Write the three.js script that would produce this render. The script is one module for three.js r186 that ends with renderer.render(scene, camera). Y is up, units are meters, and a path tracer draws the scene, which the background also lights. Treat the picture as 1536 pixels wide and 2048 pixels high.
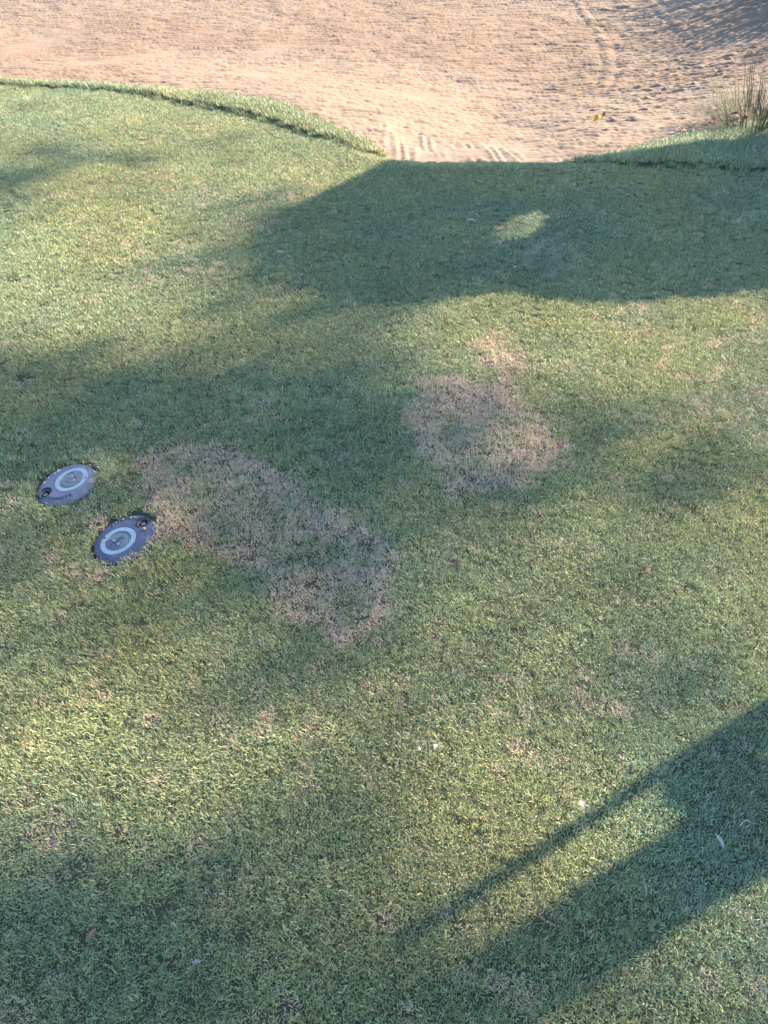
import * as THREE from 'three';
import { mergeGeometries } from 'three/addons/utils/BufferGeometryUtils.js';
import { FontLoader } from 'three/addons/loaders/FontLoader.js';
import { TextGeometry } from 'three/addons/geometries/TextGeometry.js';
import { Brush, Evaluator, SUBTRACTION } from 'three-bvh-csg';

// ---------------------------------------------------------------- camera, sky, sun, exposure
const scene = new THREE.Scene();
const PITCH = THREE.MathUtils.degToRad(46), FOV = 68, EYE = 1.5;
const camera = new THREE.PerspectiveCamera(FOV, 0.75, 0.05, 900);
camera.position.set(0, EYE, 0);
camera.lookAt(0, EYE - Math.sin(PITCH), -Math.cos(PITCH));

const SUN_AZ = THREE.MathUtils.degToRad(60.7), SUN_EL = THREE.MathUtils.degToRad(30);
const TAN = Math.tan(SUN_EL);
const ax = Math.sin(SUN_AZ), az = Math.cos(SUN_AZ);                // towards the sun on the ground (x right, z forward)
const sun = new THREE.DirectionalLight(new THREE.Color().setRGB(1.0, 0.84, 0.6), 5.0);
sun.position.set(ax * 40, TAN * 40, -az * 40);
sun.castShadow = true;
sun.shadow.mapSize.set(4096, 4096);
Object.assign(sun.shadow.camera, { left: -9, right: 9, top: 9, bottom: -9, near: 1, far: 90 });
scene.add(sun, sun.target);

{ // clear blue sky, paler towards the horizon, warmer round the sun
  const W = 256, Hh = 128, d = new Float32Array(W * Hh * 4);
  const sd = new THREE.Vector3(ax, TAN, -az).normalize();
  for (let j = 0; j < Hh; j++) for (let i = 0; i < W; i++) {
    const lat = (j + 0.5) / Hh * Math.PI - Math.PI / 2, lon = ((i + 0.5) / W - 0.5) * 2 * Math.PI;
    const v = new THREE.Vector3(Math.cos(lat) * Math.cos(lon), Math.sin(lat), Math.cos(lat) * Math.sin(lon));
    const e = Math.max(0, v.y), k = Math.exp(-e * 3.2), g = Math.max(0, v.dot(sd));
    const glow = 0.10 * Math.pow(g, 8) + 0.25 * Math.pow(g, 60);
    const o = (j * W + i) * 4, s = v.y < 0 ? 0.45 : 1;
    d[o] = (0.115 + 0.145 * k + glow * 1.0) * s; d[o + 1] = (0.21 + 0.18 * k + glow * 0.85) * s; d[o + 2] = (0.37 + 0.135 * k + glow * 0.62) * s; d[o + 3] = 1;
  }
  const sky = new THREE.DataTexture(d, W, Hh, THREE.RGBAFormat, THREE.FloatType);
  sky.mapping = THREE.EquirectangularReflectionMapping; sky.magFilter = sky.minFilter = THREE.LinearFilter; sky.needsUpdate = true;
  scene.background = sky; scene.environment = sky;
}
const renderer = new THREE.WebGLRenderer({ antialias: true });
renderer.toneMapping = THREE.LinearToneMapping;
renderer.toneMappingExposure = 4.7;
renderer.shadowMap.enabled = true;

// ---------------------------------------------------------------- helpers
let seed = 12345;
const rnd = () => { seed = (seed + 0x6D2B79F5) | 0; let t = Math.imul(seed ^ (seed >>> 15), 1 | seed); t = (t + Math.imul(t ^ (t >>> 7), 61 | t)) ^ t; return ((t ^ (t >>> 14)) >>> 0) / 4294967296; };
const rr = (a, b) => a + (b - a) * rnd();
const gauss = () => (rnd() + rnd() + rnd() + rnd() - 2) * 1.7;
const hash = (i, j) => { let h = Math.imul(i, 374761393) + Math.imul(j, 668265263) | 0; h = Math.imul(h ^ (h >>> 13), 1274126177); return ((h ^ (h >>> 16)) >>> 0) / 4294967296; };
function noise(x, y) {
  const i = Math.floor(x), j = Math.floor(y); let u = x - i, v = y - j; u = u * u * (3 - 2 * u); v = v * v * (3 - 2 * v);
  return (hash(i, j) * (1 - u) + hash(i + 1, j) * u) * (1 - v) + (hash(i, j + 1) * (1 - u) + hash(i + 1, j + 1) * u) * v;
}
const fbm = (x, y) => noise(x, y) * 0.5 + noise(x * 2.03 + 7, y * 2.03 + 3) * 0.3 + noise(x * 4.1 + 1, y * 4.1 + 9) * 0.2;
const clamp = (x, a = 0, b = 1) => Math.min(b, Math.max(a, x));
const smooth = (a, b, x) => { const t = clamp((x - a) / (b - a)); return t * t * (3 - 2 * t); };
const lerp = (a, b, t) => a + (b - a) * t;
const F = 1024 / Math.tan(THREE.MathUtils.degToRad(FOV / 2)), SP = Math.sin(PITCH), CP = Math.cos(PITCH);
// a spot measured in the photograph -> place on level ground: [x, z forward]
function spot(px, py, h = 0) { const u = (px - 768) / F, v = (py - 1024) / F, k = (EYE - h) / (SP + CP * v); return [k * u, k * (CP - SP * v)]; }
function unspot(X, Z) { const dep = Z * CP + EYE * SP; return [768 + F * X / dep, 1024 + F * (EYE * CP - Z * SP) / dep]; }
// sun frame: s across the sun's direction, t along it, on level ground
const toSun = (X, Z) => [X * az - Z * ax, X * ax + Z * az];
const fromSun = (s, t) => [s * az + t * ax, -s * ax + t * az];
const lighten = (s, t, D) => { const [X, Z] = fromSun(s, t + D); return new THREE.Vector3(X, D * TAN, -Z); };   // the point D towards the sun from a ground spot
const used = {};
const numbered = (n) => { const k = used[n] = (used[n] ?? -1) + 1; return k ? `${n}_${String(k).padStart(3, '0')}` : n; };
function tag(o, label, category, group, kind) { o.userData.label = label; if (category) o.userData.category = category; if (group) o.userData.group = group; if (kind) o.userData.kind = kind; return o; }
function mesh(name, g, m, parent = scene) { const o = new THREE.Mesh(g, m); o.name = parent === scene ? numbered(name) : name; o.castShadow = o.receiveShadow = true; parent.add(o); return o; }
function group(name, x, y, Z) { const o = new THREE.Group(); o.name = numbered(name); o.position.set(x, y, -Z); scene.add(o); return o; }
const rgb = (r, g, b) => new THREE.Color().setRGB(r, g, b);
const std = (c, rough = 0.8, extra = {}) => new THREE.MeshStandardMaterial({ color: c, roughness: rough, side: THREE.DoubleSide, ...extra });
function curve(pts) { // smooth interpolation through points sorted by x
  return (x) => {
    if (x <= pts[0][0]) return pts[0][1]; const n = pts.length; if (x >= pts[n - 1][0]) return pts[n - 1][1];
    let i = 1; while (pts[i][0] < x) i++;
    const [x0, y0] = pts[i - 1], [x1, y1] = pts[i], h = x1 - x0, t = (x - x0) / h;
    const sl = (k) => { const a = pts[Math.max(0, k - 1)], b = pts[Math.min(n - 1, k + 1)]; return (b[1] - a[1]) / (b[0] - a[0]); };
    const m0 = sl(i - 1) * h, m1 = sl(i) * h, t2 = t * t, t3 = t2 * t;
    return (2 * t3 - 3 * t2 + 1) * y0 + (t3 - 2 * t2 + t) * m0 + (-2 * t3 + 3 * t2) * y1 + (t3 - t2) * m1;
  };
}
const inside = (poly, x, y) => { let c = false; for (let i = 0, j = poly.length - 1; i < poly.length; j = i++) { const [a, b] = poly[i], [p, q] = poly[j]; if ((b > y) !== (q > y) && x < (p - a) * (y - b) / (q - b) + a) c = !c; } return c; };
const edgeDist = (poly, x, y) => { let m = 1e9; for (let i = 0, j = poly.length - 1; i < poly.length; j = i++) { const [a, b] = poly[j], [p, q] = poly[i], l = (p - a) ** 2 + (q - b) ** 2, t = clamp(((x - a) * (p - a) + (y - b) * (q - b)) / l); m = Math.min(m, Math.hypot(x - a - t * (p - a), y - b - t * (q - b))); } return m; };

// ---------------------------------------------------------------- the lie of the land
const lipPts = [[-40, 22], [-5.9, 12], [-5.5, 7.2], [-5, 5.5], [-4.2, 5.0], [-3.2, 5.05], [-2.31, 5.04], [-1.53, 4.93], [-0.95, 4.79], [-0.587, 4.625], [-0.233, 4.244], [-0.02, 3.97], [0.079, 3.87], [0.3, 3.84], [0.57, 3.844], [0.85, 3.85], [1.074, 3.894], [1.357, 4.037], [1.656, 4.187], [1.88, 4.3], [2.1, 4.45], [2.6, 4.95], [3.2, 5.7], [3.9, 6.8], [4.4, 8.2], [4.8, 10], [5, 12], [40, 40]];
for (const p of lipPts) if (p[0] > -3 && p[0] < 2) { p[0] *= 1.022; p[1] *= 1.022; }
const lipZ = curve(lipPts);
const stripPts = [[-6, 5.2], [-3.2, 4.97], [-2.284, 4.946], [-1.815, 4.867], [-1.505, 4.797], [-1.112, 4.631], [-0.883, 4.512], [-0.586, 4.323], [-0.306, 4.111], [-0.07, 3.95], [0.08, 3.93], [0.5, 3.93], [0.8, 3.9], [1.06, 3.82], [1.407, 3.74], [1.838, 3.68], [2.6, 3.65], [3.4, 3.7]];
for (const p of stripPts) { p[0] *= 1.012; p[1] *= 1.012; }
const stripLine = curve(stripPts), stripZ = (x) => stripLine(x) + (noise(x * 7, 8.8) - 0.5) * 0.06 + (noise(x * 17, 2.2) - 0.5) * 0.03;
const DG = { x0: -6.5, z0: 3, n: 290, m: 260, st: 0.05, v: null };
{
  const line = []; for (let x = -8; x < 8; x += 0.02) line.push([x, lipZ(x)]);
  DG.v = new Float32Array(DG.n * DG.m);
  for (let j = 0; j < DG.m; j++) for (let i = 0; i < DG.n; i++) {
    const X = DG.x0 + i * DG.st, Z = DG.z0 + j * DG.st; let m = 1e9;
    for (let k = 1; k < line.length; k++) { const [a, b] = line[k - 1], [p, q] = line[k]; const l = (p - a) ** 2 + (q - b) ** 2, t = clamp(((X - a) * (p - a) + (Z - b) * (q - b)) / l), e = (X - a - t * (p - a)) ** 2 + (Z - b - t * (q - b)) ** 2; if (e < m) m = e; }
    DG.v[j * DG.n + i] = Math.sqrt(m) * (Z > lipZ(X) ? 1 : -1);
  }
}
function lipD(X, Z) { // signed distance past the bunker lip
  const x = (X - DG.x0) / DG.st, z = (Z - DG.z0) / DG.st; if (z < 0) return Z - DG.z0 - 0.6; if (x < 0 || x >= DG.n - 1 || z >= DG.m - 1) return (Z - lipZ(X)) * 0.3;
  const i = Math.floor(x), j = Math.floor(z), u = x - i, v = z - j, a = DG.v, k = j * DG.n + i; return lerp(lerp(a[k], a[k + 1], u), lerp(a[k + DG.n], a[k + DG.n + 1], u), v);
}
const COVERS = [{ px: 131, py: 966, turn: 32, slit: -12 }, { px: 248, py: 1074, turn: 228, slit: -47 }];
for (const c of COVERS) [c.X, c.Z] = spot(c.px, c.py, 0.005);
const CR = 0.0865, COVER_TILT = 0.17;   // the turf falls to the left round the covers
const scars = [[30, 558, 0.035, 0.014], [88, 606, 0.018, 0.012], [50, 757, 0.03, 0.022]].map(([x, y, a, b]) => [...spot(x, y), a, b]);
const FARZ = 11.5;
function groundH(X, Z) {
  const d = lipD(X, Z);
  let h = (fbm(X * 1.7 + 5, Z * 1.7) - 0.5) * 0.02 + (noise(X * 9, Z * 9) - 0.5) * 0.005;
  const strip = smooth(0, 0.03, Z - stripZ(X) + (noise(X * 30, 3.3) - 0.5) * 0.03) * smooth(0.02, 0.07, lipZ(X) - stripZ(X));
  h += 0.02 * strip;
  h -= 0.035 * smooth(-0.16, 0.0, d);
  if (d > 0 && Z < FARZ + 2) h -= 0.55 * smooth(0, 0.05, d) * (1 - smooth(FARZ, FARZ + 2, Z));
  for (const c of COVERS) { const r = Math.hypot(X - c.X, Z - c.Z); h -= 0.07 * (1 - smooth(CR - 0.025, CR + 0.002, r)); h += 0.006 * Math.exp(-(((r - CR - 0.03) / 0.03) ** 2)) + COVER_TILT * (X - c.X) * Math.exp(-((r / 0.17) ** 4)); }
  for (const [sx, sz, a, b] of scars) { const q = ((X - sx) / a) ** 2 + ((Z - sz) / b) ** 2; if (q < 6) h -= 0.016 * Math.exp(-q); }
  return h;
}
const inStrip = (X, Z) => Z > stripZ(X) + (noise(X * 30, 3.3) - 0.5) * 0.03 && lipZ(X) - stripZ(X) > 0.03;

{ // one sheet of earth to the horizon
  const axis = (a, b, step, far) => { const v = []; for (let x = a; x <= b + 1e-6; x += step) v.push(x); let g = step; for (let x = b; x < far;) { g *= 1.3; x += g; v.push(x); } g = step; for (let x = a; x > -far;) { g *= 1.3; x -= g; v.unshift(x); } return v; };
  const xs = axis(-3.2, 3.4, 0.02, 380), zs = axis(-0.6, 5.4, 0.02, 380);
  const pos = new Float32Array(xs.length * zs.length * 3), col = new Float32Array(pos.length), uv = new Float32Array(xs.length * zs.length * 2), idx = [];
  let k = 0;
  for (let j = 0; j < zs.length; j++) for (let i = 0; i < xs.length; i++, k++) {
    const X = xs[i], Z = zs[j];
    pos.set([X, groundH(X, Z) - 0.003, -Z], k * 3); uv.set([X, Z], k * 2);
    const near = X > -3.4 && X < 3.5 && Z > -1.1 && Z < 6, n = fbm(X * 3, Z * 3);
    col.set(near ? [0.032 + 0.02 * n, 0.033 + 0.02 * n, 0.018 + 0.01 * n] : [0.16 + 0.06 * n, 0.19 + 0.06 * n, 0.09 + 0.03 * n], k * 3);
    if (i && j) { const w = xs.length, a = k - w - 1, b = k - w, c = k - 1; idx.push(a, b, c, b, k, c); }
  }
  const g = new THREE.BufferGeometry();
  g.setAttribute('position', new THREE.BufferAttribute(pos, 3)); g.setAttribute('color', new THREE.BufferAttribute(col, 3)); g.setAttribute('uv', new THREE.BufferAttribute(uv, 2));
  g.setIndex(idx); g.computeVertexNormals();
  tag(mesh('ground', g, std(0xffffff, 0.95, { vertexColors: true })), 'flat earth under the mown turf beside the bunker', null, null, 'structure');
}

// ---------------------------------------------------------------- bunker sand, raked
const track = [ // ridges left along the rake's turns, measured in the photograph
  [[1140, -30], [1165, 15], [1195, 55], [1215, 100], [1218, 150], [1200, 190], [1160, 215], [1090, 235]],
  [[1280, -20], [1310, 15], [1345, 50], [1372, 85], [1388, 120]],
  [[1335, -15], [1372, 18], [1410, 50], [1440, 85], [1462, 112]],
].map((l) => l.map(([x, y]) => spot(x, y, -0.34)));
const holes = [[1235, 10, 0.075, 0.05, 0.03], [1118, 108, 0.05, 0.02, 0.012], [1312, 82, 0.045, 0.02, 0.012], [1330, 104, 0.04, 0.02, 0.01], [893, 160, 0.04, 0.02, 0.012], [1120, 20, 0.05, 0.02, 0.012], [1424, 108, 0.07, 0.03, 0.014], [1398, 149, 0.06, 0.03, 0.014], [1440, 118, 0.06, 0.025, 0.014], [1155, 292, 0.08, 0.02, 0.014], [1165, 296, 0.05, 0.02, 0.012], [1085, 78, 0.04, 0.02, 0.01]].map(([x, y, a, b, c]) => [...spot(x, y, -0.32), a, b, c]);
for (let i = 0; i < 150; i++) { const t = rnd(); const [x, y] = spot(lerp(1180, 1480, t) + gauss() * 45, lerp(300, 90, t) + gauss() * 28, -0.28); holes.push([x, y, rr(0.015, 0.045), rr(0.01, 0.022), rr(0.005, 0.012)]); }
const cell = new Map();
for (const h of holes) for (let i = -1; i <= 1; i++) for (let j = -1; j <= 1; j++) { const k = (Math.floor(h[0] / 0.25) + i) + ',' + (Math.floor(h[1] / 0.25) + j); (cell.get(k) ?? cell.set(k, []).get(k)).push(h); }
const smear = [[240, 140, 120, 14, -0.34], [520, 188, 80, 12, -0.1], [60, 95, 110, 20, -0.3], [830, 225, 70, 16, 0], [560, 95, 60, 10, -0.3]]; // dragged-smooth places, in the photograph
function sandBase(X, Z) {
  const d = lipD(X, Z);
  return -0.075 - 0.27 * smooth(-0.1, 2.0, d) - 0.04 * smooth(1, 4, d) + (fbm(X * 0.9, Z * 0.9 + 4) - 0.5) * 0.05 + 0.5 * smooth(FARZ - 3, FARZ + 0.5, Z) * 0.6;
}
function sandH(X, Z) {
  const d = lipD(X, Z);
  let h = sandBase(X, Z);
  const [px, py] = unspotSand(X, Z);
  let amp = 1;
  for (const [sx, sy, a, b, r] of smear) { const c = Math.cos(r), s = Math.sin(r), u = ((px - sx) * c + (py - sy) * s) / a, v = (-(px - sx) * s + (py - sy) * c) / b; amp -= 0.75 * Math.exp(-(u * u + v * v)); }
  amp = clamp(amp, 0.15, 1);
  // rake furrows: broad sweeps across, bending round on the right, combed out towards the near lip
  const wob = (fbm(X * 1.3 + 2, Z * 1.3) - 0.5) * 0.14 + (noise(X * 6, Z * 6) - 0.5) * 0.02;
  const bend = smooth(0.3, 3.2, X);
  const ph = Z + X * lerp(-0.16, 0.12, bend) - 0.10 * bend * X * X * 0.3 + wob;
  const lipComb = smooth(0.5, 0.46, d) * smooth(-0.1, 0.1, X) * smooth(1.0, 0.7, X);
  const wave = (q, sp) => { const f = q / sp - Math.floor(q / sp); return f < 0.62 ? f / 0.62 : (1 - f) / 0.38; };
  const brk = smooth(0.25, 0.6, noise(X * 7 + 3, Z * 13));
  const rough = 0.8 * smooth(0.9, 0.25, d) * smooth(0.9, 1.6, X);
  h += 0.0195 * amp * (1 - rough * 0.7) * lerp((0.55 + 0.45 * brk) * wave(ph, 0.066), 0.6 * smooth(0.3, 0.6, noise(X * 13 + 5, Z * 5)) * wave(X + (Z - 3.9) * 0.3 * (X - 0.2) + wob * 0.35 + (noise(X * 16, Z * 3) - 0.5) * 0.035, 0.06), lipComb);
  h += amp * (1 - lipComb * 0.25) * (1 + rough * 0.3) * ((noise(X * 12 + Z * 4, Z * 46) - 0.5) * 0.008 + (noise(X * 50 + Z * 9, Z * 56) - 0.5) * 0.0048 + (noise(X * 95 + 4, Z * 95) - 0.5) * 0.0045 + (noise(X * 9, Z * 14) - 0.5) * 0.005);
  for (const t of track) { let m = 9; for (let i = 1; i < t.length; i++) { const [a, b] = t[i - 1], [p, q] = t[i], l = (p - a) ** 2 + (q - b) ** 2, w = clamp(((X - a) * (p - a) + (Z - b) * (q - b)) / l); m = Math.min(m, Math.hypot(X - a - w * (p - a), Z - b - w * (q - b))); } if (m < 0.2) { const o = m + (noise(X * 12, Z * 12) - 0.5) * 0.03; h += 0.0045 * Math.exp(-((o / 0.035) ** 2)) - 0.004 * Math.exp(-(((o - 0.06) / 0.025) ** 2)); } }
  const near = cell.get(Math.floor(X / 0.25) + ',' + Math.floor(Z / 0.25));
  if (near) for (const [hx, hz, a, b, c] of near) { const q = ((X - hx) / a) ** 2 + ((Z - hz) / b) ** 2; if (q < 9) h += 0.65 * c * (-Math.exp(-q) + 0.6 * Math.exp(-((Math.sqrt(q) - 1.6) ** 2) * 4)); }
  return h;
}
function unspotSand(X, Z) { const H = EYE + 0.36, dep = Z * CP + H * SP; return [768 + F * X / dep, 1024 + F * (H * CP - Z * SP) / dep]; }
{
  const xs = [], zs = []; for (let x = -6; x < 6.2; x += x > -3.9 && x < 4.2 ? 0.0095 : 0.1) xs.push(x); for (let z = 3.7; z < 13; z += z < 6.4 ? 0.0105 : z < 9.0 ? 0.0125 : 0.12) zs.push(z);
  const id = new Int32Array(xs.length * zs.length).fill(-1), pos = [], col = [], idx = [];
  for (let j = 0; j < zs.length; j++) for (let i = 0; i < xs.length; i++) {
    const X = xs[i], Z = zs[j]; if (lipD(X, Z) < -0.05) continue;
    id[j * xs.length + i] = pos.length / 3; pos.push(X, sandH(X, Z), -Z);
    const damp = smooth(0.42, 0.62, fbm(X * 0.55 + 11, Z * 0.8 + 2) + (noise(X * 9, Z * 9) - 0.5) * 0.12), g = 0.92 + 0.16 * noise(X * 60, Z * 60);
    col.push(lerp(0.202, 0.188, damp) * g, lerp(0.144, 0.126, damp) * g, lerp(0.109, 0.091, damp) * g);
  }
  const w = xs.length;
  for (let j = 1; j < zs.length; j++) for (let i = 1; i < w; i++) { const a = id[(j - 1) * w + i - 1], b = id[(j - 1) * w + i], c = id[j * w + i - 1], d = id[j * w + i]; if (a >= 0 && b >= 0 && c >= 0 && d >= 0) idx.push(a, b, c, b, d, c); }
  const g = new THREE.BufferGeometry();
  g.setAttribute('position', new THREE.Float32BufferAttribute(pos, 3)); g.setAttribute('color', new THREE.Float32BufferAttribute(col, 3)); g.setIndex(idx); g.computeVertexNormals();
  tag(mesh('bunker_sand', g, std(0xffffff, 0.95, { vertexColors: true })), 'pinkish raked sand filling the golf bunker', null, null, 'structure');
}

// ---------------------------------------------------------------- turf
function blade(out, x, z, L, w, dir, lean0, lean1, c, y0 = -0.001) {
  const cx = Math.cos(dir), cz = Math.sin(dir), px = -cz, pz = cx, pts = []; let X = x, Y = y0, Z = z;
  const twist = rr(-0.5, 0.5);
  for (let i = 0; i < 3; i++) { const ww = [0.8, 1, 0][i] * w / 2; pts.push([X - px * ww, Y - twist * ww, Z - pz * ww, X + px * ww, Y + twist * ww, Z + pz * ww]); const a = i ? lean1 : lean0, l = L * (i ? 0.55 : 0.45); X += cx * Math.sin(a) * l; Z += cz * Math.sin(a) * l; Y += Math.cos(a) * l; }
  const [A, B, T] = pts; out.p.push(A[0], A[1], A[2], A[3], A[4], A[5], B[0], B[1], B[2], A[3], A[4], A[5], B[3], B[4], B[5], B[0], B[1], B[2], B[0], B[1], B[2], B[3], B[4], B[5], T[0], T[1], T[2]);
  for (let i = 0; i < 9; i++) out.c.push(...c);
}
const finish = (o) => { const g = new THREE.BufferGeometry(); g.setAttribute('position', new THREE.Float32BufferAttribute(o.p, 3)); g.setAttribute('color', new THREE.Float32BufferAttribute(o.c, 3)); g.computeVertexNormals(); return g; };
const GREEN = [0.365, 0.425, 0.235], STRAW = [0.74, 0.595, 0.47];
function tile(n, rad, L0, L1, w0, w1, dry) {
  const o = { p: [], c: [] };
  for (let i = 0; i < n; i++) {
    const a = rnd() * 6.283, r = rad * Math.sqrt(rnd()), d = rnd() < dry, k = 0.4 + 1.35 * Math.pow(rnd(), 1.15), y = rr(-0.15, 0.25);
    const c = d ? STRAW.map((v) => v * rr(0.75, 1.2)) : [GREEN[0] * k * (1 + y), GREEN[1] * k, GREEN[2] * k * (1 - y * 0.5)];
    const flat = rnd() < 0.35; const l0 = flat ? rr(0.6, 1.15) : rr(0.1, 0.7);
    blade(o, r * Math.cos(a), r * Math.sin(a), rr(L0, L1) * (flat ? 0.95 : 1), rr(w0, w1), rnd() * 6.283, l0, Math.min(1.55, l0 + rr(0.0, 0.35)), c);
  }
  return finish(o);
}
const leafMat = new THREE.MeshPhysicalMaterial({ color: 0xffffff, vertexColors: true, roughness: 0.5, side: THREE.DoubleSide, transmission: 0.5, thickness: 0 });
const N = 6, kinds = { green: [], mid: [], dry: [], long: [], stray: [] };
for (let i = 0; i < N; i++) kinds.green.push({ g: tile(120, 0.022, 0.006, 0.0132, 0.00085, 0.00135, 0.03), m: [], c: [] });
for (let i = 0; i < 4; i++) kinds.mid.push({ g: tile(112, 0.022, 0.006, 0.0132, 0.00085, 0.00135, 0.4), m: [], c: [] });
for (let i = 0; i < 4; i++) kinds.dry.push({ g: tile(104, 0.022, 0.006, 0.0132, 0.0008, 0.0013, 0.92), m: [], c: [] });
for (let i = 0; i < 3; i++) kinds.long.push({ g: tile(60, 0.022, 0.012, 0.028, 0.0012, 0.0019, 0.06), m: [], c: [] });
for (let i = 0; i < 4; i++) kinds.stray.push({ g: tile(2, 0.02, 0.015, 0.026, 0.0009, 0.0014, 0.45), m: [], c: [] });
// browned patches, outlines as in the photograph: [outline, strength, strength at the rim]
const patches = [
  [[[262, 940], [300, 905], [380, 888], [440, 880], [490, 915], [560, 935], [620, 975], [650, 1010], [700, 1040], [760, 1085], [795, 1120], [785, 1180], [795, 1230], [740, 1260], [690, 1285], [640, 1260], [560, 1215], [520, 1160], [480, 1140], [420, 1128], [370, 1080], [330, 1060], [345, 1010], [290, 1000]], 0.6, 1.0],
  [[[820, 770], [880, 760], [960, 780], [1040, 800], [1110, 850], [1130, 900], [1120, 945], [1040, 975], [960, 990], [890, 985], [850, 940], [840, 880], [815, 820]], 0.55, 0.95],
  [[[960, 670], [1020, 690], [1060, 730], [1060, 780], [1010, 790], [985, 740], [950, 700]], 0.8, 0.7],
  [[[330, 330], [395, 338], [400, 360], [345, 352]], 0.33, 0.28], [[[460, 370], [620, 385], [600, 420], [480, 400]], 0.22, 0.17],
  [[[500, 800], [540, 795], [560, 850], [520, 880], [495, 850]], 0.17, 0.17], [[[1270, 580], [1310, 590], [1290, 680], [1200, 690], [1190, 620]], 0.22, 0.17],
  [[[1330, 750], [1536, 760], [1600, 900], [1480, 880], [1380, 820]], 0.25, 0.17], [[[1040, 1350], [1200, 1360], [1290, 1420], [1180, 1460], [1060, 1420]], 0.17, 0.17],
  [[[60, 1640], [200, 1600], [260, 1650], [150, 1720], [60, 1700]], 0.19, 0.17], [[[1180, 1380], [1340, 1290], [1360, 1330], [1240, 1440]], 0.17, 0.17], [[[385, 740], [470, 735], [480, 770], [390, 775]], 0.19, 0.17],
  [[[1060, 480], [1160, 500], [1150, 545], [1040, 540]], 0.17, 0.17], [[[800, 950], [840, 945], [840, 985], [805, 985]], 0.00, 0.00],
];
{
  const step = 0.0235, M = new THREE.Matrix4(), Q = new THREE.Quaternion(), Q2 = new THREE.Quaternion(), E3 = new THREE.Euler(), V = new THREE.Vector3(), S3 = new THREE.Vector3();
  for (let z = -0.7; z < 5.3; z += step) for (let x = -3.25; x < 3.35; x += step) {
    const X = x + rr(-0.5, 0.5) * step, Z = z + rr(-0.5, 0.5) * step, d = lipD(X, Z);
    if (d > 0.012) continue;
    let skip = false; for (const c of COVERS) if (Math.hypot(X - c.X, Z - c.Z) < CR + 0.005 + 0.006 * noise(X * 60, Z * 60)) skip = true;
    for (const [sx, sz, a, b] of scars) if (((X - sx) / a) ** 2 + ((Z - sz) / b) ** 2 < 1.3) skip = true;
    if (skip) continue;
    const [px, py] = unspot(X, Z);
    let dry = 0.05 * smooth(0.5, 0.72, fbm(X * 2.2 + 3, Z * 2.2 + 8)) + 0.04 * smooth(0.5, 0.7, fbm(X * 8, Z * 8 + 20)) + 0.015;
    for (const [poly, core, rim] of patches) {
      const qx = px + (noise(X * 22, Z * 22) - 0.5) * 46, qy = py + (noise(X * 22 + 50, Z * 22) - 0.5) * 34, ins = inside(poly, qx, qy), e = edgeDist(poly, qx, qy);
      if (ins || e < 10) { const edge = ins ? smooth(60, 8, e) : 1; const v = lerp(core * (0.6 + 0.7 * noise(X * 11, Z * 11 + 4)), rim, edge) * (ins ? smooth(-10, 12, e) * 0.6 + 0.4 : 0.3); dry = Math.max(dry, v); }
    }
    const long = inStrip(X, Z), q = rnd();
    const kind = long ? 'long' : q < dry ? 'dry' : q < dry * 1.7 ? 'mid' : 'green';
    if (!long && rnd() < 0.03) { const w = kinds.stray[Math.floor(rnd() * 4)]; E3.set(rr(-0.2, 0.2), rnd() * 6.283, rr(-0.2, 0.2)); w.m.push(M.compose(V.set(X, groundH(X, Z) + 0.003, -Z), Q.setFromEuler(E3), S3.set(1, 1, 1)).clone()); w.c.push(rgb(1.15, 1.15, 1.1)); }
    const list = kinds[kind], v = list[Math.floor(rnd() * list.length)];
    const tone = 0.84 + 0.32 * fbm(X * 5 + 9, Z * 5), warm = (fbm(X * 1.6 + 30, Z * 1.6) - 0.5) * 0.5;
    const lay = 0.13 * smooth(0.35, 0.65, noise(X * 6 + 70, Z * 6)), way = noise(X * 2.5, Z * 2.5 + 60) * 9; E3.set(rr(-0.15, 0.15), rnd() * 6.283, rr(-0.15, 0.15)); Q.setFromEuler(E3); E3.set(lay * Math.cos(way), 0, lay * Math.sin(way)); Q2.setFromEuler(E3); Q.premultiply(Q2); if (d > -0.03) { E3.set(-0.5 * smooth(-0.03, 0.01, d), 0, 0); Q2.setFromEuler(E3); Q.premultiply(Q2); }
    let s = rr(0.82, 1.22) * (0.9 + 0.25 * noise(X * 7, Z * 7 + 40)); for (const c of COVERS) s *= 1 + 0.12 * (1 - smooth(0.02, 0.06, Math.hypot(X - c.X, Z - c.Z) - CR)); S3.set(s, s, s); V.set(X, groundH(X, Z), -Z);
    v.m.push(M.compose(V, Q, S3).clone()); v.c.push(rgb(tone * (1 + warm), tone * (1 + warm * 0.35), tone * (1 - warm * 0.5)));
  }
  const says = { green: ['turf_grass', 'short mown green grass covering the ground'], mid: ['thinning_grass', 'mown grass mixed with straw coloured blades'], dry: ['dry_grass', 'browned dry blades of the worn turf patches'], stray: ['stray_grass', 'longer pale blades lying across the mown turf'], long: ['bunker_edge_grass', 'longer green grass along the bunker lip'] };
  for (const k in kinds) kinds[k].forEach((v) => {
    if (!v.m.length) return; const im = new THREE.InstancedMesh(v.g, leafMat, v.m.length); im.name = numbered(says[k][0]);
    v.m.forEach((m, i) => { im.setMatrixAt(i, m); im.setColorAt(i, v.c[i]); }); im.castShadow = im.receiveShadow = true;
    scene.add(tag(im, says[k][1], 'grass', says[k][1], 'stuff'));
  });
}

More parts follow.
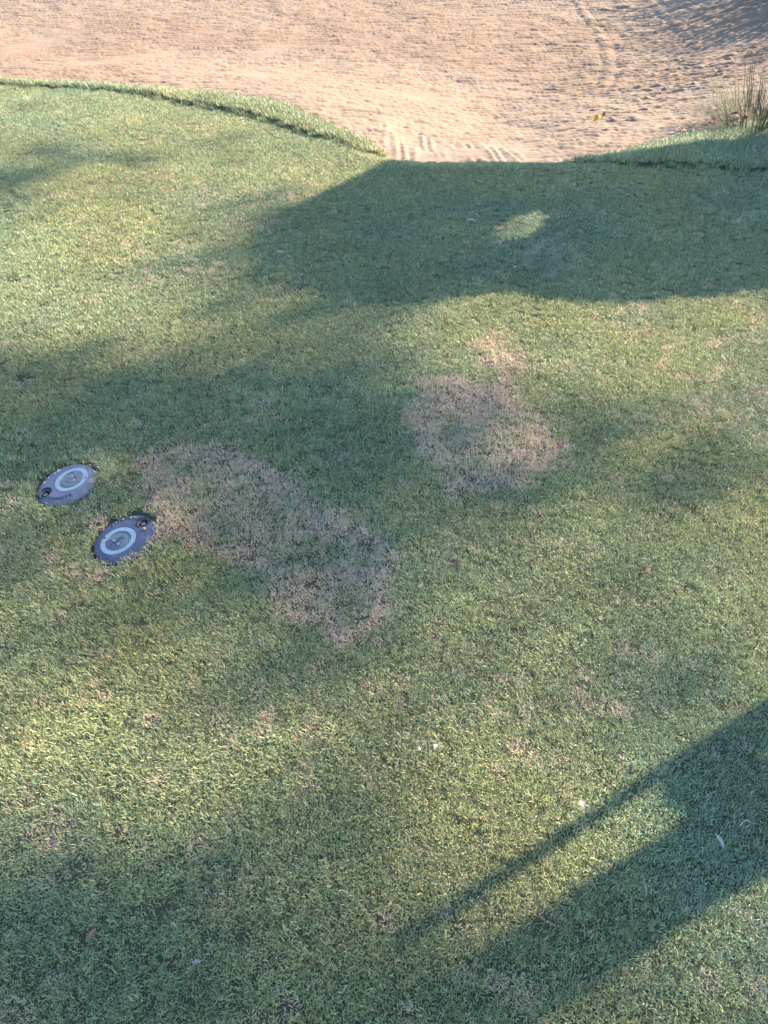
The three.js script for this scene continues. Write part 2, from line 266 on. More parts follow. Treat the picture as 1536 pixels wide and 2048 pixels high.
// ---------------------------------------------------------------- the two round sprinkler covers
function scuffed(r, g, b, k) { // moulded plastic, dusty and rubbed
  const n = 256, d = new Uint8Array(n * n * 4), enc = (v) => Math.round(255 * Math.pow(clamp(v), 1 / 2.2));
  for (let j = 0; j < n; j++) for (let i = 0; i < n; i++) { const x = i / n, y = j / n, dust = 0.5 * smooth(0.5, 0.75, fbm(x * 9 + k, y * 9)) + 0.5 * smooth(0.72, 0.9, noise(x * 70, y * 70 + k)) + 0.6 * smooth(0.86, 0.95, noise(x * 25 + k, y * 110)), m = 0.85 + 0.3 * fbm(x * 30, y * 30 + k), o = (j * n + i) * 4; d[o] = enc(lerp(r * m, 0.2, dust * 0.3)); d[o + 1] = enc(lerp(g * m, 0.19, dust * 0.3)); d[o + 2] = enc(lerp(b * m, 0.2, dust * 0.3)); d[o + 3] = 255; }
  const t = new THREE.DataTexture(d, n, n); t.colorSpace = THREE.SRGBColorSpace; t.magFilter = THREE.LinearFilter; t.wrapS = t.wrapT = THREE.RepeatWrapping; t.needsUpdate = true; return t;
}
const planUV = (g) => { const p = g.attributes.position, u = new Float32Array(p.count * 2); for (let i = 0; i < p.count; i++) u.set([p.getX(i) / 0.2 + 0.5, p.getZ(i) / 0.2 + 0.5], i * 2); g.setAttribute('uv', new THREE.BufferAttribute(u, 2)); return g; };
const font = await new FontLoader().loadAsync('fonts/droid/droid_sans_bold.typeface.json');
const plastic = std(0xffffff, 0.6, { map: scuffed(0.042, 0.048, 0.1, 5) }), fadedPlastic = std(0xffffff, 0.65, { map: scuffed(0.082, 0.086, 0.142, 7) }), darkPlastic = std(rgb(0.03, 0.032, 0.045), 0.6), ringMat = std(0xffffff, 0.55, { map: scuffed(0.175, 0.245, 0.32, 9) }), capMat = std(rgb(0.085, 0.115, 0.145), 0.55), worn = std(rgb(0.55, 0.56, 0.62), 0.8), inkMat = std(rgb(0.018, 0.019, 0.03), 0.7), gap = std(rgb(0.02, 0.02, 0.025), 0.9), brass = std(rgb(0.20, 0.18, 0.19), 0.45);
const ev = new Evaluator(); ev.useGroups = false; ev.attributes = ['position', 'normal'];
const OX = 0.0185, SX = -0.062;
function coverBody() {
  const prof = [[0, -0.06], [CR, -0.06], [CR, -0.014], [CR - 0.0015, -0.0095], [CR - 0.005, -0.0065], [CR - 0.011, -0.0035], [CR - 0.018, -0.0012], [CR - 0.024, 0], [0, 0.0006]].map(([x, y]) => new THREE.Vector2(x, y));
  let b = new Brush(new THREE.LatheGeometry(prof, 96)); b.updateMatrixWorld();
  const cut = (r, x, depth, seg = 64) => { const c = new Brush(new THREE.CylinderGeometry(r, r, 0.04, seg)); c.position.set(x, 0.02 - depth, 0); c.updateMatrixWorld(); b = ev.evaluate(b, c, SUBTRACTION); };
  cut(0.0492, OX, 0.0042); cut(0.0215, SX, 0.013);
  const g = b.geometry.clone(); return planUV(g);
}
const bodyGeo = coverBody();
const flat = (shape, depth, y) => { const g = new THREE.ExtrudeGeometry(shape, { depth, bevelEnabled: true, bevelSize: 0.0004, bevelThickness: 0.0004, bevelSegments: 1, curveSegments: 40 }); g.rotateX(-Math.PI / 2); g.translate(0, y, 0); return planUV(g); };
function ringShape(r0, r1, a0, a1) { const s = new THREE.Shape(); s.absarc(0, 0, r1, a0, a1, false); s.absarc(0, 0, r0, a1, a0, true); s.closePath(); return s; }
const letters = {};
function letter(ch, size) { const k = ch + size; if (!letters[k]) { const g = new TextGeometry(ch, { font, size, depth: 0.0007, curveSegments: 4 }); g.computeBoundingBox(); const b = g.boundingBox; letters[k] = { w: b.max.x - b.min.x, g: g.translate(-(b.max.x + b.min.x) / 2, 0, 0).rotateX(-Math.PI / 2) }; } return letters[k]; }
function star(size) { const s = new THREE.Shape(); for (let i = 0; i < 12; i++) { const a = i / 12 * 6.283, r = size * (i % 2 ? 0.22 : 0.6); s[i ? 'lineTo' : 'moveTo'](r * Math.cos(a), size * 0.5 + r * Math.sin(a)); } return new THREE.ExtrudeGeometry(s, { depth: 0.0007, bevelEnabled: false }).rotateX(-Math.PI / 2); }
function sprinkler(c, label, paint, lidMat) {
  const o = group('sprinkler_cover', c.X, 0.008, c.Z); tag(o, label, 'sprinkler cover', 'round sprinkler covers set in the turf');
  o.rotation.set(0, THREE.MathUtils.degToRad(c.turn), Math.atan(COVER_TILT), 'ZXY');
  mesh('lid', bodyGeo, lidMat, o);
  const sl = THREE.MathUtils.degToRad(c.slit), ring = mesh('trim_ring', flat(ringShape(0.0352, 0.0478, sl + 0.022, sl + 6.283 - 0.022), 0.003, -0.0032), ringMat, o); ring.position.x = OX;
  const slot = mesh('slot', new THREE.BoxGeometry(0.0035, 0.0016, 0.0075), gap, ring); slot.position.set(0.044 * Math.cos(sl - 0.38), 0.0002, -0.044 * Math.sin(sl - 0.38)); slot.rotation.y = sl - 0.38;
  const cap = mesh('cap', new THREE.LatheGeometry([[0, -0.006], [0.0328, -0.006], [0.0328, -0.0004], [0.0322, 0.0001], [0.0303, 0.0001], [0.0297, -0.0006], [0.0293, -0.0021], [0.0276, -0.0021], [0.0272, -0.0006], [0.0266, -0.0003], [0, -0.0003]].map(([x, y]) => new THREE.Vector2(x, y)), 64), capMat, o); cap.position.x = OX;
  for (const [x, z, hole] of [[0.006, 0.011, 1], [0.006, -0.011, 1], [-0.004, 0.012, 0], [-0.004, -0.011, 0]]) {
    const s = mesh('screw', new THREE.CylinderGeometry(0.0036, 0.0039, 0.0016, 20), hole ? std(rgb(0.24, 0.29, 0.34), 0.45) : capMat, cap); s.position.set(x, 0.0002, z);
    if (hole) { const h = mesh('screw_hole', new THREE.CylinderGeometry(0.0013, 0.0013, 0.0004, 10), gap, cap); h.position.set(x, 0.0012, z); }
  }
  for (const [x, z, w, l, a] of [[0.0115, 0.007, 0.0026, 0.009, 0.2], [0.0115, -0.008, 0.0026, 0.009, -0.1], [0.0115, -0.0005, 0.002, 0.004, 0], [-0.013, 0.004, 0.0018, 0.006, 0.8], [-0.013, -0.005, 0.0018, 0.006, -0.7], [0.001, 0, 0.007, 0.0012, 0], [-0.004, 0.002, 0.006, 0.0012, 0.1], [0.0195, 0.004, 0.003, 0.003, 0.5]]) { const m = mesh('marking', new THREE.BoxGeometry(w, 0.0008, l), inkMat, cap); m.position.set(x, 0.0002, z); m.rotation.y = a; }
  // selector in its round recess
  const sel = mesh('selector', new THREE.LatheGeometry([[0.0125, -0.013], [0.0185, -0.013], [0.0185, -0.0045], [0.0178, -0.0035], [0.0165, -0.0035], [0.0155, -0.005], [0.0125, -0.0052], [0.0125, -0.013]].map(([x, y]) => new THREE.Vector2(x, y)), 40), darkPlastic, o); sel.position.x = SX;
  const hex = new THREE.Shape(); hex.absarc(0, 0, 0.0128, 0, 6.284); const hh = new THREE.Path(); for (let i = 0; i < 6; i++) hh[i ? 'lineTo' : 'moveTo'](0.0098 * Math.cos(i * 1.0472 + 0.3), 0.0098 * Math.sin(i * 1.0472 + 0.3)); hh.closePath(); hex.holes.push(hh);
  mesh('hex_collar', flat(hex, 0.006, -0.0118), darkPlastic, sel);
  const sc = mesh('selector_screw', new THREE.CylinderGeometry(0.0052, 0.0056, 0.005, 20), brass, sel); sc.position.y = -0.0102;
  const sh = mesh('screw_hole', new THREE.CylinderGeometry(0.0022, 0.0022, 0.0006, 6), gap, sel); sh.position.y = -0.0076;
  // raised lettering round the rim
  const word = ['R', 'A', 'I', 'N', '*', 'B', 'I', 'R', 'D'], mid = THREE.MathUtils.degToRad(234), r = 0.0590, size = 0.0096; let total = 0; const ws = word.map((ch) => { const w = (ch === '*' ? size * 0.9 : letter(ch, size).w) + 0.0016; total += w; return w; });
  let u = -total / 2;
  word.forEach((ch, i) => { const a = mid - (u + ws[i] / 2) / r; u += ws[i]; const m = mesh('letter', ch === '*' ? star(size) : letter(ch, size).g, inkMat, o); m.position.set(r * Math.cos(a), -0.0004, -r * Math.sin(a)); m.rotation.y = a - Math.PI / 2; });
  // worn flecks of white paint
  for (let i = 0; i < paint.n; i++) { const a = THREE.MathUtils.degToRad(rr(paint.a0, paint.a1)), q = rr(0.058, 0.072), w = rr(0.0014, 0.005), s = new THREE.Shape(); for (let k = 0; k < 7; k++) { const t = k / 7 * 6.283, l = w * rr(0.35, 1); s[k ? 'lineTo' : 'moveTo'](l * Math.cos(t) * 0.6, l * Math.sin(t)); } const m = mesh('paint_fleck', new THREE.ExtrudeGeometry(s, { depth: 0.0004, bevelEnabled: false }).rotateX(-Math.PI / 2), worn, o); m.position.set(q * Math.cos(a), -0.0004 - Math.max(0, q - 0.0625) * 0.13, -q * Math.sin(a)); m.rotation.y = a; }
  return o;
}
sprinkler(COVERS[0], 'round blue-grey sprinkler cover farther from the browned grass, at the left edge', { n: 18, a0: 85, a1: 160 }, fadedPlastic);
sprinkler(COVERS[1], 'round blue-grey sprinkler cover with an orange crumb, next to the browned grass', { n: 26, a0: 200, a1: 262 }, plastic);

// ---------------------------------------------------------------- ornamental grass clump on the right of the bunker edge
function strapLeaf(L, w, bend, segs = 7) { // arching strap leaf in the x-y plane, folded along its middle
  const p = [], idx = []; let x = 0, y = 0, a = 0;
  for (let i = 0; i <= segs; i++) { const t = i / segs, ww = w * (t < 0.15 ? 0.7 + 2 * t : 1) * Math.pow(1 - t, 0.55) / 2; p.push(x, y + ww * 0.25, -ww, x, y - ww * 0.2, 0, x, y + ww * 0.25, ww); const l = L / segs; x += Math.sin(a) * l; y += Math.cos(a) * l; a += bend / segs * (0.5 + t); }
  for (let i = 0; i < segs; i++) for (const k of [0, 1]) { const q = i * 3 + k; idx.push(q, q + 3, q + 1, q + 1, q + 3, q + 4); }
  const g = new THREE.BufferGeometry(); g.setAttribute('position', new THREE.Float32BufferAttribute(p, 3)); g.setIndex(idx); g.computeVertexNormals(); return g;
}
const bladeMats = [[0.055, 0.065, 0.034], [0.07, 0.072, 0.046], [0.11, 0.095, 0.072], [0.08, 0.062, 0.048], [0.042, 0.052, 0.022]].map((c) => new THREE.MeshPhysicalMaterial({ color: rgb(...c), roughness: 0.9, side: THREE.DoubleSide, transmission: 0.1, thickness: 0 }));  // blade colours darkened overall for the clump's mixed shade and dead growth
function clump(x, Z, label, n, L0, L1, spread, grp, lean = 0, splay = 0.75) {
  const o = group('grass_clump', x, sandOrGround(x, Z) - 0.02, Z); tag(o, label, 'grass clump', grp);
  const shapes = []; for (let i = 0; i < 8; i++) shapes.push(strapLeaf(1, rr(0.013, 0.022), rr(0.4, 2.1)));
  const many = Math.min(n, 90), rest = [];
  for (let i = 0; i < n; i++) {
    const a = rnd() * 6.283, r = spread * Math.sqrt(rnd()), L = rr(L0, L1), g = shapes[i % 8], e = new THREE.Euler(0, a, -rr(0.05, splay) - lean, 'YXZ');
    if (i < many) { const b = mesh('blade', g, bladeMats[Math.floor(rnd() * rnd() * 5)], o); b.position.set(r * Math.cos(a), 0, -r * Math.sin(a)); b.rotation.copy(e); b.scale.setScalar(L); }
    else { const q = g.clone(); q.applyMatrix4(new THREE.Matrix4().compose(new THREE.Vector3(r * Math.cos(a), 0, -r * Math.sin(a)), new THREE.Quaternion().setFromEuler(e), new THREE.Vector3(L, L, L))); rest.push(q); }
  }
  if (rest.length) { const m = mesh('inner_blades', mergeGeometries(rest), bladeMats[1], o); m.userData.kind = 'stuff'; }
  return o;
}
function sandOrGround(X, Z) { return lipD(X, Z) > 0.02 && Z < FARZ ? sandBase(X, Z) : groundH(X, Z); }
clump(2.08, 4.43, 'grey-green ornamental grass clump at the bunker edge with dead leaves at its foot', 1300, 0.07, 0.34, 0.27, 'ornamental grass clumps along the bunker', 0.2, 1.3);
for (const [x, z, h] of [[3.62, 6.2, 0.6], [3.95, 6.75, 0.75], [4.2, 7.3, 1.0], [4.4, 7.9, 1.2], [4.6, 8.5, 1.4], [4.75, 9.2, 1.5], [4.9, 9.9, 1.5], [4.2, 6.6, 0.8], [4.6, 7.3, 1.1], [4.9, 8.2, 1.35]])
  clump(x, z, 'tall arching ornamental grass clump on the bank right of the bunker', 220, h * 0.5, h * 1.05, 0.28, 'tall grass clumps on the bank', 0.05);

// ---------------------------------------------------------------- litter
function leafGeo(L, w, curl, tip = 1.3) { const p = [], idx = [], n = 8; for (let i = 0; i <= n; i++) { const t = i / n, ww = w / 2 * Math.pow(Math.sin(Math.PI * Math.pow(t, tip)), 0.8) + 0.0002, y = curl * L * Math.sin(Math.PI * t); p.push((t - 0.5) * L, y + ww * 0.5, -ww, (t - 0.5) * L, y, 0, (t - 0.5) * L, y + ww * 0.35, ww); } for (let i = 0; i < n; i++) for (const k of [0, 1]) { const q = i * 3 + k; idx.push(q, q + 3, q + 1, q + 1, q + 3, q + 4); } const g = new THREE.BufferGeometry(); g.setAttribute('position', new THREE.Float32BufferAttribute(p, 3)); g.setIndex(idx); g.computeVertexNormals(); return g; }
const leafM = (c) => new THREE.MeshPhysicalMaterial({ color: rgb(...c.map((v) => v * 0.62)), roughness: 0.7, side: THREE.DoubleSide, transmission: 0.12, thickness: 0 });
function litter(name, px, py, h, L, w, deg, c, label, curl = 0.12, roll = 0) {
  const [X, Z] = spot(px, py, h); const m = mesh(name, leafGeo(L, w, curl), leafM(c)); m.position.set(X, h, -Z); m.rotation.set(roll, THREE.MathUtils.degToRad(deg), 0, 'YXZ'); return tag(m, label, name.includes('leaf') ? 'leaf' : name.includes('twig') ? 'twig' : 'petal');
}
const WH = [0.62, 0.56, 0.5];
litter('fallen_leaf', 942, 442, 0.018, 0.045, 0.014, 170, [0.55, 0.56, 0.42], 'pale leaf in the dark shade left of the small sunlit spot');
litter('fallen_leaf', 560, 505, 0.018, 0.036, 0.013, 165, [0.5, 0.5, 0.38], 'pale leaf lying at the soft left end of the dark shade');
litter('fallen_leaf', 1440, 1683, 0.016, 0.03, 0.008, 105, [0.55, 0.47, 0.44], 'pinkish white leaf in the broad shadow at the lower right');
litter('fallen_leaf', 183, 1870, 0.013, 0.026, 0.008, 65, [0.36, 0.16, 0.13], 'small reddish leaf in the shaded grass at the lower left');
litter('fallen_leaf', 1165, 1612, 0.014, 0.026, 0.012, 100, [0.30, 0.28, 0.27], 'crumpled grey leaf beside the narrow shadow at the lower right', 0.25);
litter('fallen_leaf', 1509, 304, 0.03, 0.05, 0.014, 60, [0.42, 0.46, 0.3], 'curved pale green leaf on the lip grass at the right edge');
litter('fallen_leaf', 1030, 535, 0.018, 0.02, 0.011, 10, [0.42, 0.36, 0.36], 'tiny greyish leaf near the lower rim of the dark shade');
litter('fallen_petal', 871, 1495, 0.016, 0.016, 0.009, 80, [0.6, 0.52, 0.5], 'larger of two whitish petals in the middle of the turf', 0.3);
litter('fallen_petal', 838, 1499, 0.014, 0.010, 0.008, 30, [0.55, 0.55, 0.44], 'smaller of two whitish petals in the middle of the turf', 0.2);
litter('fallen_leaf', 1292, 1141, 0.014, 0.022, 0.012, 0, [0.10, 0.035, 0.03], 'dark reddish leaf scrap in the half-lit turf on the right', 0.2);
litter('fallen_petal', 791, 1268, 0.014, 0.009, 0.006, 0, [0.08, 0.08, 0.28], 'tiny blue scrap below the large browned patch', 0.2);
litter('fallen_leaf', 393, 1924, 0.016, 0.016, 0.006, 10, [0.42, 0.35, 0.3], 'small tan leaf scrap near the bottom edge', 0.2);
litter('fallen_leaf', 632, 594, 0.015, 0.014, 0.006, 20, [0.5, 0.5, 0.42], 'tiny pale leaf scrap at the lower left rim of the dark shade', 0.2);
litter('fallen_leaf', 821, 549, 0.015, 0.018, 0.005, 110, [0.5, 0.52, 0.4], 'thin pale leaf scrap in the dark shade below the sunlit spot', 0.2);
litter('fallen_leaf', 1179, 561, 0.015, 0.02, 0.006, 5, [0.48, 0.48, 0.44], 'narrow pale leaf scrap near the right end of the dark shade', 0.2);
litter('fallen_leaf', 215, 528, 0.015, 0.02, 0.006, 80, [0.5, 0.5, 0.38], 'narrow pale leaf scrap in the sunlit turf at the left', 0.2);
{ // yellow curled leaf in the sand, with its stalk
  let [X, Z] = spot(1194, 237, -0.3), y = sandH(X, Z); for (let i = 0; i < 6; i++) { [X, Z] = spot(1194, 237, y + 0.02); y = sandH(X, Z); } const o = group('curled_leaf', X, y + 0.012, Z); tag(o, 'curled yellow orange leaf standing in the raked sand', 'leaf');
  const a = mesh('leaf_blade', leafGeo(0.055, 0.03, 0.3), leafM([0.8, 0.42, 0.02]), o); a.rotation.set(0.75, 0.5, 0.35); a.position.y = 0.012;
  const b = mesh('leaf_tip', leafGeo(0.04, 0.018, 0.3), leafM([0.16, 0.07, 0.03]), o); b.position.set(0.045, 0.028, -0.012); b.rotation.set(0.2, 0.6, 0.7);
  const c = new THREE.TubeGeometry(new THREE.CatmullRomCurve3([[-0.03, 0.015, 0], [-0.055, 0.02, 0.01], [-0.09, -0.008, 0.02]].map((q) => new THREE.Vector3(...q))), 10, 0.0016, 5); mesh('stalk', c, leafM([0.3, 0.18, 0.06]), o);
}
{ const [X, Z] = spot(1372, 252, -0.02); const m = mesh('fallen_leaf', leafGeo(0.04, 0.022, 0.2), leafM([0.62, 0.33, 0.06])); m.position.set(X, sandOrGround(X, Z) + 0.02, -Z); m.rotation.set(0.3, 1, 0.2); tag(m, 'small orange leaf where sand meets grass at the clump', 'leaf'); }
{ const [X, Z] = spot(1235, 303, 0); const m = mesh('fallen_leaf', leafGeo(0.06, 0.026, 0.3), leafM([0.25, 0.22, 0.2])); m.position.set(X, -0.03, -Z - 0.02); m.rotation.set(0.3, 0.3, 0.1); tag(m, 'pale curled leaf on the sand against the near lip', 'leaf'); }
for (let i = 0; i < 9; i++) { const X = rr(1.82, 2.2), Z = rr(4.24, 4.42), m = mesh('dead_leaf', leafGeo(rr(0.04, 0.07), rr(0.018, 0.028), 0.25), leafM(rnd() < 0.5 ? [0.2, 0.07, 0.06] : [0.42, 0.2, 0.19])); m.position.set(X, sandOrGround(X, Z) + rr(0.03, 0.1), -Z); m.rotation.set(rr(-0.8, 0.8), rnd() * 6, rr(-0.6, 0.6)); tag(m, 'dead reddish brown leaf at the foot of the ornamental grass clump', 'leaf', 'dead leaves under the grass clump'); }
function twig(pts, r, c, label, cat = 'twig') { const m = mesh(cat === 'twig' ? 'twig' : 'straw', new THREE.TubeGeometry(new THREE.CatmullRomCurve3(pts.map(([x, y, h]) => { const [X, Z] = spot(x, y, h); return new THREE.Vector3(X, h, -Z); })), 14, r, 6), leafM(c)); tag(m, label, cat); }
twig([[1480, 1651, 0.018], [1488, 1643, 0.02], [1495, 1640, 0.02], [1500, 1645, 0.017]], 0.0011, WH, 'short white bent twig in the broad shadow at the lower right');
twig([[1158, 436, 0.018], [1178, 446, 0.022], [1200, 455, 0.018]], 0.0011, [0.5, 0.5, 0.36], 'long pale grass stalk lying in the dark shade', 'straw');
twig([[952, 425, 0.016], [957, 433, 0.03], [958, 438, 0.018]], 0.0012, [0.45, 0.45, 0.35], 'short pale stalk above the leaf in the dark shade', 'straw');
twig([[785, 1545, 0.012], [793, 1532, 0.02], [797, 1518, 0.016]], 0.0009, [0.4, 0.32, 0.28], 'thin brown twig below the two whitish petals');
twig([[330, 1005, 0.018], [338, 1012, 0.02], [352, 1015, 0.016]].map(([x, y, h]) => [x + 900, y + 400, h]), 0.0008, [0.4, 0.36, 0.25], 'thin straw above the narrow shadow', 'straw');
{ // orange crumb on the second cover
  const g = new THREE.IcosahedronGeometry(0.0042, 1), p = g.attributes.position; for (let i = 0; i < p.count; i++) { const x = p.getX(i), y = p.getY(i), z = p.getZ(i), k = 0.8 + 0.5 * hash(Math.round(x * 1e5), Math.round(y * 1e5) + Math.round(z * 1e5) * 7); p.setXYZ(i, x * k, y * k * 0.8, z * k); } g.computeVertexNormals();
  const [X, Z] = spot(290, 1062, 0.012), m = mesh('clay_crumb', g, std(rgb(0.5, 0.27, 0.16), 0.9)); m.position.set(X, 0.022, -Z); tag(m, 'orange clay crumb lying on the nearer sprinkler cover', 'pebble');
}
{ // upturned soil and clippings in the scar at the left edge
  const gs = []; for (let i = 0; i < 26; i++) { const g = new THREE.IcosahedronGeometry(rr(0.003, 0.007), 0); g.scale(1, 0.7, 1); g.rotateY(rnd() * 6); g.translate(gauss() * 0.016, rr(0, 0.006), gauss() * 0.013); gs.push(g); }
  const [X, Z] = [scars[2][0], scars[2][1]], m = mesh('soil_crumbs', mergeGeometries(gs), std(rgb(0.2, 0.16, 0.15), 0.95)); m.position.set(X, groundH(X, Z) + 0.006, -Z); tag(m, 'loose greyish soil crumbs in the scuffed turf at the left edge', 'soil', null, 'stuff');
}

// ---------------------------------------------------------------- what casts the shade, standing to the right of the frame
const bark = std(rgb(0.16, 0.12, 0.09), 0.95), foliage = new THREE.MeshPhysicalMaterial({ color: 0xffffff, vertexColors: true, roughness: 0.6, side: THREE.DoubleSide, transmission: 0.12, thickness: 0 });
function flatLeaf(L, w, c) { const o = { p: [], c: [] }; const P = [[-0.5, 0, 0], [-0.15, 0.04, -0.5], [-0.15, 0.04, 0.5], [0.2, 0.03, -0.42], [0.2, 0.03, 0.42], [0.5, -0.05, 0]].map(([x, y, z]) => [x * L, y * L, z * w]); for (const t of [[0, 2, 1], [1, 2, 3], [2, 4, 3], [3, 4, 5]]) for (const k of t) o.p.push(...P[k]), o.c.push(...c); return finish(o); }
function limb(pts, r0, r1, seg = 12) { const c = new THREE.CatmullRomCurve3(pts), g = new THREE.TubeGeometry(c, seg, 1, 8), p = g.attributes.position; for (let i = 0; i <= seg; i++) { const q = c.getPointAt(i / seg), r = lerp(r0, r1, i / seg); for (let k = 0; k < 9; k++) { const n = i * 9 + k; p.setXYZ(n, q.x + (p.getX(n) - q.x) * r, q.y + (p.getY(n) - q.y) * r, q.z + (p.getZ(n) - q.z) * r); } } g.computeVertexNormals(); return g; }
function crown(points, geo, parent, name) {
  const im = new THREE.InstancedMesh(geo, foliage, points.length), M = new THREE.Matrix4(), Q = new THREE.Quaternion(), E3 = new THREE.Euler(); im.name = name; im.userData.kind = 'stuff'; im.castShadow = im.receiveShadow = true;
  points.forEach((p, i) => { E3.set(rnd() * 6.28, rnd() * 6.28, rnd() * 6.28); Q.setFromEuler(E3); const s = rr(0.8, 1.25); im.setMatrixAt(i, M.compose(p.clone().sub(parent.position), Q, new THREE.Vector3(s, s, s))); const k = rr(0.75, 1.25); im.setColorAt(i, rgb(k, k, k * rr(0.8, 1.1))); });
  parent.add(im); return im;
}
{ // dense rounded shrub whose hard-edged shadow crosses the turf to the bunker lip
  const poly = [[800, 310], [740, 343], [680, 370], [620, 400], [560, 432], [470, 480], [480, 545], [570, 575], [640, 588], [700, 600], [760, 606], [850, 604], [930, 597], [1000, 586], [1032, 586], [1070, 597], [1130, 604], [1250, 604], [1350, 597], [1450, 586], [1536, 574], [1760, 560], [1800, 300], [1536, 286], [1470, 296], [1400, 300], [1300, 308], [1200, 308], [1000, 302]];
  const holesP = [[1040, 455, 62, 25, -0.35], [1475, 284, 50, 13, -0.2], [1320, 280, 90, 13, -0.15]];
  const B = 5.0, o = group('round_shrub', ...(() => { const p = lighten(-2.55, 0, B); return [p.x, 0, -p.z]; })()); tag(o, 'dense dark green rounded shrub right of the frame casting the hard shadow', 'shrub');
  const pts = [];
  while (pts.length < 20000) {
    const s = rr(-3.7, -1.1), t = rr(0.2, 4.0), [X, Z] = fromSun(s, t), [px, py] = unspot(X, Z);
    if (!inside(poly, px, py) || rnd() < (690 - px) / 200) continue;
    let hole = false; for (const [hx, hy, a, b, r] of holesP) { const u = ((px - hx) * Math.cos(r) + (py - hy) * Math.sin(r)) / a, v = (-(px - hx) * Math.sin(r) + (py - hy) * Math.cos(r)) / b; if (u * u + v * v < 1) hole = true; } if (hole) continue;
    const half = 0.75 * Math.sqrt(clamp(1 - ((t - 2.1) / 2.2) ** 2, 0.08, 1)); pts.push(lighten(s, t, B - t + rr(-half, half)));
  }
  crown(pts, flatLeaf(0.055, 0.03, [0.05, 0.085, 0.03]), o, 'leaves');
  for (let i = 0; i < 5; i++) { const q = pts[Math.floor(rnd() * pts.length)].clone().sub(o.position); q.y = Math.min(q.y, 1.9); mesh('stem', limb([new THREE.Vector3(gauss() * 0.1, -0.1, gauss() * 0.1), new THREE.Vector3(q.x * 0.25, q.y * 0.5, q.z * 0.25), q], 0.04, 0.01), bark, o); }
}
{ // unseen young tree and stake, made up to cast the forked lower-right shadow
  const B = 3.0, at = (s, t) => lighten(s, t, B - t), foot = lighten(-0.168, B, 0);
  const tr = group('added_young_tree', foot.x, 0, -foot.z); tag(tr, 'young staked tree added out of view to cast the broad shadow', 'tree');
  const top = at(-0.168, -2.2).sub(foot); mesh('trunk', limb([new THREE.Vector3(0, -0.1, 0), at(-0.162, 1.5).sub(foot), at(-0.136, 1.03).sub(foot), at(-0.168, 0.72).sub(foot), at(-0.172, 0.3).sub(foot), top], 0.082, 0.07, 40), bark, tr);
  const pts = []; for (let i = 0; i < 2600; i++) { const a = rnd() * 6.28, c = rr(-1, 1), r = Math.pow(rnd(), 0.4); pts.push(new THREE.Vector3(foot.x + r * 1.1 * Math.cos(a) * Math.sqrt(1 - c * c), 3.9 + r * 1.1 * c, foot.z + r * 1.1 * Math.sin(a) * Math.sqrt(1 - c * c))); }
  for (let i = 0; i < 7; i++) { const q = pts[i * 30].clone().sub(foot), b = top.clone().multiplyScalar(0.9 + 0.1 * i / 7); mesh('limb', limb([b, b.clone().lerp(q, 0.5).add(new THREE.Vector3(0, 0.1, 0)), q], 0.035, 0.008), bark, tr); }
  crown(pts, flatLeaf(0.08, 0.04, [0.06, 0.1, 0.035]), tr, 'crown');
  const f2 = lighten(-0.303, B, 0), st = group('added_tree_stake', f2.x, 0, -f2.z); tag(st, 'added timber stake with a cane and straps shaping the narrow shadow', 'stake');  // post, cane and straps are added, laid out by the shadow they give
  const wood = std(rgb(0.3, 0.22, 0.14), 0.9), h1 = (B - 0.86) * TAN, shp = new THREE.Shape([[-0.0425, -0.2], [0.0425, -0.2], [0.0425, h1], [-0.0425, h1 + 0.03]].map(([x, y]) => new THREE.Vector2(x, y))), g = new THREE.ExtrudeGeometry(shp, { depth: 0.06, bevelEnabled: false }); g.translate(0, 0, -0.03); g.rotateY(Math.PI - SUN_AZ); // broad face to the sun, top slanted to shape its shadow
  mesh('post', g, wood, st);
  const cs = at(-0.333, 1.3).sub(f2), ce = at(-0.327, 0.22).sub(f2); mesh('cane', limb([cs, cs.clone().lerp(ce, 0.5), ce], 0.016, 0.015), wood, st);
  for (const t of [0.905, 1.2, 1.5]) { const c = at(-0.225, t).sub(f2), q = new THREE.BoxGeometry(0.22, t < 1 ? 0.05 : 0.09, 0.1); q.rotateY(SUN_AZ); const m = mesh('strap', q, darkPlastic, st); m.position.copy(c); }
}
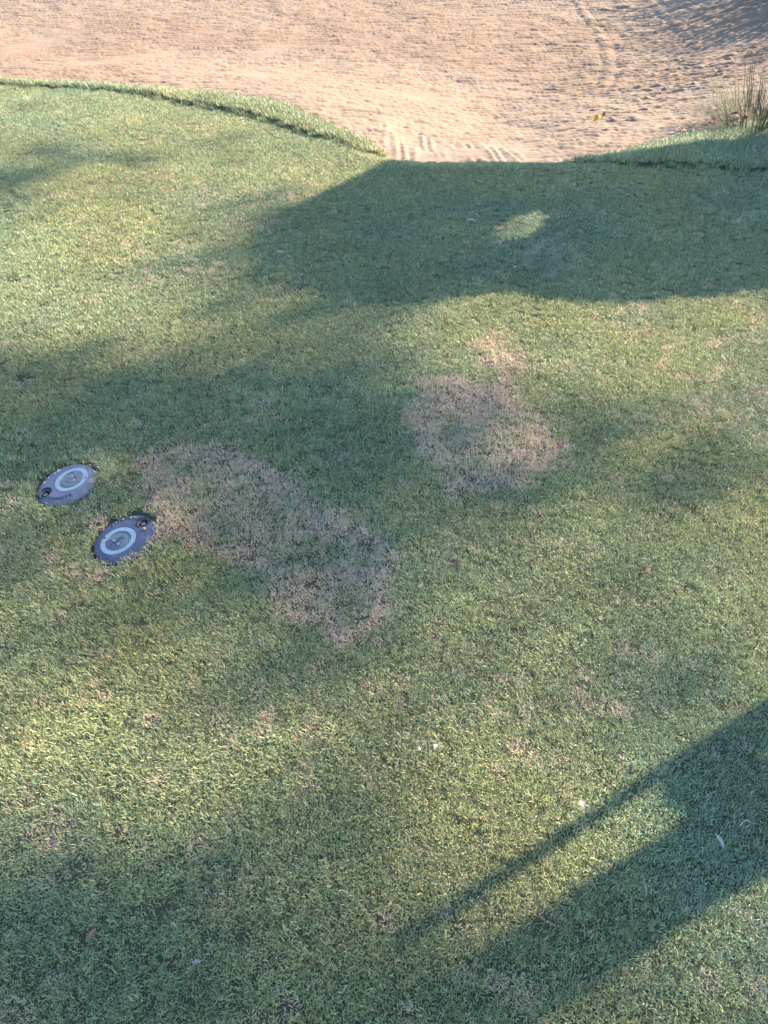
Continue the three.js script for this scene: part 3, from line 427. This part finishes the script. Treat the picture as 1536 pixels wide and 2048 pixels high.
{ // tall tree farther towards the sun: its open crown dapples the turf
  const rows = [ // share of sun reaching the turf, columns 128 px apart, rows from 200 px on, read off the photograph
    [200, '9999999999999'],[270, '8889999999999'],[310, '5345799999999'],[360, '2467888888888'],[420, '5787310255333'],[500, '9985210266333'],[560, '9995211344444'],[620, '9986323789999'],[660, '7765325799999'],[700, '2233235899999'],[760, '1111111467889'],[830, '1000001234346'],[900, '1110000122224'],[980, '2210001222334'],[1050, '3221001345558'],[1150, '3322112567679'],[1250, '3332223567558'],[1320, '4443223556226'],[1390, '5654333567336'],[1430, '6776433578666'],[1520, '7887543678876'],[1600, '6776554788876'],[1680, '4554444688888'],[1760, '1222334577888'],[1850, '0001123455666'],[1950, '0000001123443'],[2050, '0000000011332'],
  ];
  const share = (px, py) => { const x = clamp(px / 128, 0, 11.999), i = Math.floor(x), u = x - i; let j = 0; while (j < rows.length - 2 && rows[j + 1][0] < py) j++; const v = clamp((py - rows[j][0]) / (rows[j + 1][0] - rows[j][0])); const val = (r, c) => clamp((+rows[r][1][c] - 0.7) / 7.1); return lerp(lerp(val(j, i), val(j, i + 1), u), lerp(val(j + 1, i), val(j + 1, i + 1), u), v); };
  const foot = lighten(-2.0, 15, 0), o = group('shade_tree', foot.x, 0, -foot.z); tag(o, 'tall open crowned tree far to the right dappling the turf', 'tree');
  const pts = [], A = 0.00185, s0 = -5.6, s1 = 1.6, t0 = -2.6, t1 = 4.2, cells = 0.1;
  for (let s = s0; s < s1; s += cells) for (let t = t0; t < t1; t += cells * 2) {
    const [X, Z] = fromSun(s + cells / 2, t + cells), [px, py] = unspot(X, Z);
    let L; if (Z > lipZ(X) - 0.12) L = 1; else if (px < -160 || px > 1720 || py > 2140 || Z < 0) L = 0.25 + 0.5 * noise(s * 2.5, t * 1.3); else L = share(px, py);
    const want = -Math.log(clamp(L, 0.015, 1)) * cells * cells / A; const n = Math.floor(want + rnd());
    for (let i = 0; i < n; i++) { const D = 14 - (t - 1) + gauss() * 0.9; pts.push(lighten(s + rnd() * cells, t + rnd() * cells * 2, D)); }
  }
  crown(pts, flatLeaf(0.1, 0.058, [0.06, 0.1, 0.035]), o, 'crown');
  const hub = lighten(-2.0, 5.6, 9.4).sub(foot); mesh('trunk', limb([new THREE.Vector3(0, -0.3, 0), new THREE.Vector3(0.15, 4, 0.1), hub], 0.26, 0.12, 20), bark, o);
  for (let i = 0; i < 9; i++) { const q = pts[Math.floor(rnd() * pts.length)].clone().sub(foot); mesh('limb', limb([hub, hub.clone().lerp(q, 0.5).add(new THREE.Vector3(0, 0.3, 0)), q], 0.009, 0.003), bark, o); }
  console.log('crown leaves', pts.length);
}
renderer.render(scene, camera);
